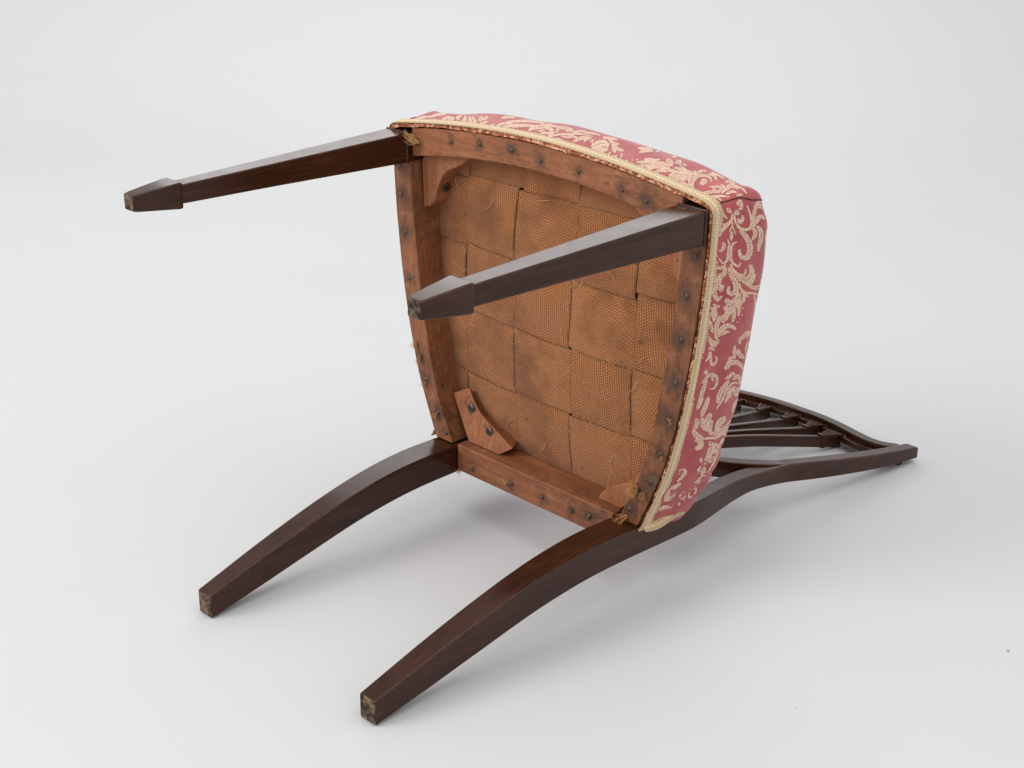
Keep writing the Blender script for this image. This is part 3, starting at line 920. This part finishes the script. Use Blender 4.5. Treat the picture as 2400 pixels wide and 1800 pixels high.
# ---- woven brocade scrolls (raised cream weft), traced on the photograph and laid on the cover
CROPS = {'R1': (1600, 450, 5.532), 'R2': (1560, 700, 6.381), 'R3': (1500, 930, 5.185),
         'F1': (900, 250, 6.144), 'F2': (1240, 270, 7.373), 'F3': (1500, 340, 6.9125)}
STROKES = {
'R1': """35 475 180 505 240 530 300 580 345|45 580 205 600 245 640 270|35 640 285 630 360 600 400 540 425 480 400|40 480 490 530 470 585 425 625 370|25 470 580 510 510 560 470
35 680 250 670 320 690 400 740 470 800 490 870 470 890 380 870 280 830 170|48 675 240 710 270 700 300|42 770 300 775 350 740 395 715 340|50 700 170 740 130 760 200 720 220|46 900 370 930 260 960 150 1040 110
60 880 480 950 370 1010 320 1060 350|50 950 200 1010 180 1050 230|52 900 470 940 510 930 570 900 620|58 960 440 1010 500 1010 600 990 700 980 770|18 1080 480 1070 650 1060 800|18 640 370 640 440 600 520|18 640 440 665 500 685 550
40 632 510 630 570 628 630|34 580 610 600 680 590 780 575 880 520 920 470 860|46 520 650 535 700 510 750 475 770|38 700 650 660 660 630 720 620 800 625 880 660 930 720 960 750 915|70 740 500 810 570 860 660 870 760 830 850 750 830 730 740
45 430 980 500 980 560 940|60 560 970 530 1060 470 1100 420 1180|42 620 930 650 1010 720 1070 790 1080 820 1000|80 680 1050 760 1120 840 1140 890 1050 880 940|55 790 1170 870 1180 940 1060|48 820 1190 920 1240 1000 1220 1020 1130
64 600 970 630 1080 680 1170 690 1270 630 1320 590 1290 600 1220|68 500 1080 460 1180 490 1260 525 1200|54 430 1200 410 1310 450 1390 505 1350|54 570 1380 620 1430 690 1380 710 1290|36 400 1450 440 1490 480 1465
54 550 1470 590 1520 670 1500 720 1420 740 1300|30 735 1180 760 1270 840 1310 920 1310 1000 1350|32 760 1270 800 1330 860 1360|36 790 1330 790 1400 770 1440|36 740 1330 745 1450 720 1600|22 920 1320 940 1430 925 1490|64 560 1650 580 1580 660 1530|64 400 1640 400 1560 420 1480|20 785 1495 785 1510|20 770 1585 768 1600""",
'R2': """60 760 20 800 10|60 900 0 920 60 980 70 1050 10|40 710 80 760 120 810 100|58 880 110 900 170 960 150 1040 110 1090 20|40 1110 0 1100 130 1085 260|68 690 130 740 200 730 280 710 340|80 850 360 880 270 960 210|54 1000 350 1020 250 1040 170
58 810 250 790 330 750 430 740 510|48 660 330 680 420 710 520|72 750 600 770 520 850 440 950 400 1050 455|54 780 560 860 510 950 490|48 640 560 670 640 690 720|54 795 605 755 660 720 720|54 700 610 705 720|52 640 755 690 740 725 770
30 660 790 640 880 590 940|38 680 790 675 900 690 990 740 960 765 900 740 855|24 650 1030 660 1042|24 1155 130 1157 150|24 1135 225 1137 245|24 1105 290 1106 310|22 1070 335 1072 355|38 575 1120 610 1080 605 1140
44 540 1270 610 1180 690 1130 760 1170 765 1260 720 1340 650 1350|40 690 1150 710 1230|54 620 1210 570 1330 520 1480 480 1620|58 640 1470 610 1580 560 1650|52 1110 680 1105 620 1150 570 1210 510 1280 495|32 1200 590 1250 520 1300 480|48 1030 900 1025 790 1040 700
64 1180 890 1120 850 1075 790 1110 770|58 945 970 965 900 1010 870|68 880 1060 950 970 1040 950 1120 990 1150 1060|42 890 1040 960 1020|48 1250 640 1210 750 1210 870|30 1330 480 1270 640 1250 850 1190 1050 1140 1300|34 1290 700 1270 800 1230 900
48 890 1200 960 1160 1000 1110 1030 1140|58 1130 1290 1110 1200 1060 1160 1010 1210|68 770 1560 810 1420 880 1310 950 1220|34 760 1650 850 1500 920 1350 1010 1260 1110 1270|42 880 1560 930 1470 960 1370 1040 1310|44 960 1480 970 1400 1020 1330|68 1050 1460 1050 1390 1100 1330|48 1000 1650 1060 1540 1120 1430""",
'R3': """45 690 150 730 70 760 0|52 740 240 780 150 830 30|54 1130 190 1160 100 1210 40|54 680 260 690 330 650 400|54 750 250 770 360 840 420|64 860 200 810 300 800 400|48 870 280 850 380 870 450
74 1040 250 970 310 920 420|48 830 450 930 440 1040 370 1120 270|32 770 510 850 500 930 490 1060 400|68 770 520 690 470 640 400|54 760 530 660 530|54 770 540 700 620 660 620|44 760 550 730 640|38 1040 440 1000 520 980 570
74 850 540 870 600 850 680 800 780|54 930 560 920 620 960 620|54 900 600 880 720 840 800|44 830 700 780 820|38 740 740 740 800|28 980 540 900 780 820 920|54 700 910 740 870 780 890 740 950|52 800 940 720 1010 650 1070
42 670 1080 640 1110|24 600 1120 640 1110 680 1120 650 1190 590 1220 600 1150|24 540 1150 490 1200 510 1240 560 1200|42 470 940 500 880 550 910 510 970 450 1030|54 300 1270 340 1180 430 1090 500 1050|48 340 1230 430 1170|42 310 1240 370 1250|42 230 1380 290 1340 390 1340|42 460 1310 490 1290|16 538 1245 545 1255""",
'F1': """36 320 215 430 205 550 190|32 440 190 560 155 680 140|50 470 235 620 220 750 190|36 640 160 760 120 900 105|36 820 220 880 170 960 150|32 900 230 950 180 1000 150|26 970 220 1000 180 1010 150|42 1080 200 1060 160 1120 135|56 1100 250 1160 200 1180 140
56 1180 270 1240 220 1230 145|46 1250 280 1310 220 1270 150|50 1370 220 1400 170 1420 140|45 1420 190 1480 160 1500 140|30 1320 290 1420 240 1500 215|28 1450 300 1560 265 1600 250|40 1690 170 1780 150 1890 160|36 1760 220 1900 215 2050 210 2200 225
32 1600 300 1700 250 1850 240|40 1700 300 1800 280 1950 260|40 1850 300 1980 275 2200 280|40 2080 350 2150 310 2212 305|28 1680 340 1800 350|36 2050 410 2200 400|34 1560 320 1680 330""",
'F2': """36 0 110 200 130 300 175|42 280 190 360 220 420 260|72 0 240 120 215 280 200 380 260 440 320|36 0 340 100 330 170 345|40 190 320 300 310 400 320 330 360|30 160 280 280 260|50 470 310 500 240 600 220 760 250|36 310 150 420 190 520 210|32 620 270 720 270 800 290|36 770 300 880 280 1000 290
30 200 400 400 360 600 330 900 330 1100 370|50 380 430 480 420 600 450|46 560 370 640 380 750 370 850 400|60 760 460 900 400 1050 390|42 950 460 1000 410 1080 400|42 1060 470 1120 430|115 1080 560 1180 510 1300 490 1380 540|54 1090 610 1220 590 1350 580|54 1190 660 1290 620 1370 580
36 940 300 1100 320 1230 350|42 1270 390 1400 400 1540 430|56 1380 420 1450 480 1560 510|62 1430 500 1500 570 1640 620|52 1440 560 1490 650|36 1230 710 1350 690 1410 640|46 1300 740 1420 730 1530 700|22 1575 675 1625 672|22 1575 712 1625 708|22 1550 750 1595 742
20 1500 778 1540 778|20 1590 780 1630 780|20 1670 782 1710 782|20 1760 780 1800 780|20 1850 775 1890 772|36 1870 580 1980 570 2130 590|52 1900 650 2000 620 2150 610|36 2000 760 2100 760 2205 790|46 1860 820 2000 810 2205 820|46 1780 910 1950 880 2150 860|52 1970 970 2080 930 2205 900|26 1560 830 1750 830""",
'F3': """50 0 60 120 90 210 100|25 250 110 320 105|30 520 185 600 200|42 70 230 180 245 330 240|56 0 290 120 270 280 290 420 310 540 340|60 420 250 480 260 540 310|52 570 300 640 270 650 330|26 680 310 760 335|58 50 420 150 370 300 350 480 370|62 230 460 330 410 480 410 600 440
95 470 530 560 480 680 480 760 560|58 450 630 520 580 640 550 740 580|32 640 330 720 390 790 470 835 570|54 560 370 660 400 740 470 795 560 805 680 790 770|36 600 640 680 610 770 660 790 770|36 640 720 700 690 780 750|36 760 410 820 450 840 540|52 900 420 850 480|46 860 560 900 480 980 430 1080 425
46 870 720 850 650 880 560 960 500 1060 500 1140 540 1160 600|52 1000 560 1060 590 1010 630 980 590|42 1100 470 1200 500 1240 570|32 1150 440 1280 500 1370 550|16 925 400 936 400|16 995 385 1006 385|16 1065 400 1076 400|46 900 790 1050 780 1180 750 1210 690 1120 680|46 1180 770 1290 750 1320 700 1220 660
36 1320 790 1380 720 1340 660 1300 650|40 1380 610 1450 590 1540 630|62 1400 730 1460 660 1560 680 1590 720|42 1390 800 1480 760 1570 770|46 880 820 1050 840 1150 890 1240 940|36 1140 830 1250 850 1320 900|32 1200 830 1330 830 1450 840|32 1600 680 1670 720 1730 790|36 1560 820 1660 800"""}
def parse(s):
    out = []
    for q in s.replace('\n', '|').split('|'):
        a = [float(t) for t in q.split()]
        out.append((a[0], list(zip(a[1::2], a[2::2]))))
    return out
def pix_ray(u, v):
    return (RIGHT * ((u - 1200) / FPX) - UP * ((v - 900) / FPX) + FWD).normalized()
def leaf_outline(pts, w, step, lobed):
    """spine -> rows of (left, centre, right) 2-D points with a leaf-like width"""
    pp = catmull([(a, b, 0) for a, b in pts], step)
    n = len(pp)
    L = sum((pp[i + 1] - pp[i]).length for i in range(n - 1))
    rows, s = [], 0
    for i, p in enumerate(pp):
        if i: s += (p - pp[i - 1]).length
        t = s / L
        d = (pp[min(i + 1, n - 1)] - pp[max(i - 1, 0)])
        d = d.normalized() if d.length > 1e-9 else Vector((1, 0, 0))
        nn_ = Vector((-d.y, d.x, 0))
        prof = max(.12, min(1, math.sin(math.pi * min(1, .08 + .84 * t ** .85)) ** .6))
        k1 = k2 = prof * w * .5
        if lobed:
            ph = (s / (w * .42 + 6)) % 1.0
            ph2 = (s / (w * .42 + 6) + .45) % 1.0
            k1 *= .76 + .40 * (1 - ph)
            k2 *= .76 + .40 * (1 - ph2)
        rows.append((p + nn_ * k1, p, p - nn_ * k2))
    return rows
def lay(rows, caster, lift):
    """drop each row on the cover; returns verts and faces"""
    VV, FF = [], []
    prev = False
    for row in rows:
        hit = [caster(q) for q in row]
        if any(h is None for h in hit):
            prev = False
            continue
        for k, (p, n_) in enumerate(hit):
            VV.append(p + n_ * (lift if k == 1 else lift * .55))
        if prev:
            b = len(VV) - 6
            FF += [(b, b + 1, b + 4, b + 3), (b + 1, b + 2, b + 5, b + 4)]
        prev = True
    return VV, FF
def cast_from_camera(crop):
    ox, oy, sc = CROPS[crop]
    def c(q):
        h = bvh.ray_cast(CAM, pix_ray(ox + q[0] / sc, oy + q[1] / sc))
        if h[0] is None: return None
        n_ = h[1]
        if n_.dot(pix_ray(ox + q[0] / sc, oy + q[1] / sc)) > 0: n_ = -n_
        if h[0].z < .002 or h[0].z > .10: return None
        return h[0], n_
    return c
def motif(name, crop, caster, xf=None, lift=.00042):
    parts = []
    for i, (w, pts) in enumerate(parse(STROKES[crop])):
        rows = leaf_outline([xf(p) if xf else p for p in pts], w * 1.15 * (xf.scale if xf else 1), (6.0 * (xf.scale if xf else 1)), w > 30)
        if w >= 44:                                  # broad leaves are parted along the vein
            g = []
            n = len(rows)
            for j, (a, c_, b) in enumerate(rows):
                k = .11 * math.sin(math.pi * min(1, 1.15 * j / max(1, n - 1))) + .02
                g.append(((a, a.lerp(c_, .55), a.lerp(c_, 1 - k * .55)), (b.lerp(c_, 1 - k * .55), b.lerp(c_, .55), b)))
            halves = ([q[0] for q in g], [q[1] for q in g])
        else:
            halves = (rows,)
        for hv in halves:
            v, f = lay(hv, caster, lift)
            if f: parts.append((v, f))
    v, f = join(parts)
    return mk(name, v, f, M_THREAD, cover, angle=60, recalc=False)
right_motifs = []
for c in ('R1', 'R2', 'R3', 'F1', 'F2', 'F3'):
    o = motif('brocade_scroll', c, cast_from_camera(c))
    if c[0] == 'R': right_motifs.append(o)
for o in right_motifs:                                  # the far side carries the same cloth, mirrored
    me = o.data.copy()
    for vv in me.vertices: vv.co.x = -vv.co.x
    me.flip_normals()
    d = bpy.data.objects.new('brocade_scroll', me)
    col.objects.link(d)
    d.parent = cover
class XF:
    def __init__(self, sc, ox, oy): self.scale, self.ox, self.oy = sc, ox, oy
    def __call__(self, p): return (self.ox + p[0] * self.scale, self.oy + p[1] * self.scale)
def cast_down(q):
    if abs(q[0]) > .215 or not (-.385 < q[1] < -.02): return None
    h = bvh.ray_cast(Vector((q[0], q[1], .3)), Vector((0, 0, -1)))
    if h[0] is None or h[0].z < .088: return None
    return h[0], Vector((0, 0, 1))
for sc, ox, oy, c in ((.00011, -.19, -.37, 'R2'), (.00011, .01, -.37, 'R2'), (.00011, -.19, -.20, 'R1'), (.00011, .03, -.20, 'R1')):
    motif('brocade_scroll', c, cast_down, XF(sc, ox, oy))

# corner seams of the cover
def seam(pts, crop):
    cs = cast_from_camera(crop)
    path = []
    for q in catmull([(a, b, 0) for a, b in pts], 10):
        h = cs(q)
        if h: path.append(h[0] + h[1] * .0005)
    jit = [p + Vector((random.uniform(-1, 1), random.uniform(-1, 1), random.uniform(-1, 1))) * .00025 for p in path]
    v, f = tube_data(jit, lambda t: .0007, 5)
    o = mk('corner_seam', v, f, M_SEAM, cover, angle=70)
    me = o.data.copy()
    for vv in me.vertices: vv.co.x = -vv.co.x
    me.flip_normals()
    d = bpy.data.objects.new('corner_seam', me)
    col.objects.link(d)
    d.parent = cover
seam([(1250, 955), (1420, 905), (1520, 875), (1620, 855), (1820, 885), (1985, 895)], 'F3')

# crumbs of old stuffing fallen on the paper
M_CRUMB = mat_plain('crumb_brown', (0.30, 0.19, 0.10), 0.9, 900, 0.5)
def crumb(px, py, r, label, group=None):
    d = pix_ray(px, py)
    t = (LIFT - CAM.y) / d.y
    p = to_world(CAM + d * t)
    bm = bmesh.new()
    bmesh.ops.create_icosphere(bm, subdivisions=1, radius=r)
    for v in bm.verts:
        v.co *= random.uniform(.6, 1.25)
        v.co.z *= .6
    lo = min(v.co.z for v in bm.verts)
    for v in bm.verts: v.co.z -= lo
    me = bpy.data.meshes.new('crumb')
    bm.to_mesh(me)
    bm.free()
    me.materials.append(M_CRUMB)
    o = bpy.data.objects.new('crumb', me)
    col.objects.link(o)
    o.location = (p.x, p.y, 0)
    o['label'] = label
    o['category'] = 'crumb'
crumb(2362, 1527, .0014, 'larger tan crumb lying alone on the pale paper floor')
crumb(1866, 1659, .0007, 'smaller tan crumb on the paper floor in front of the chair back')
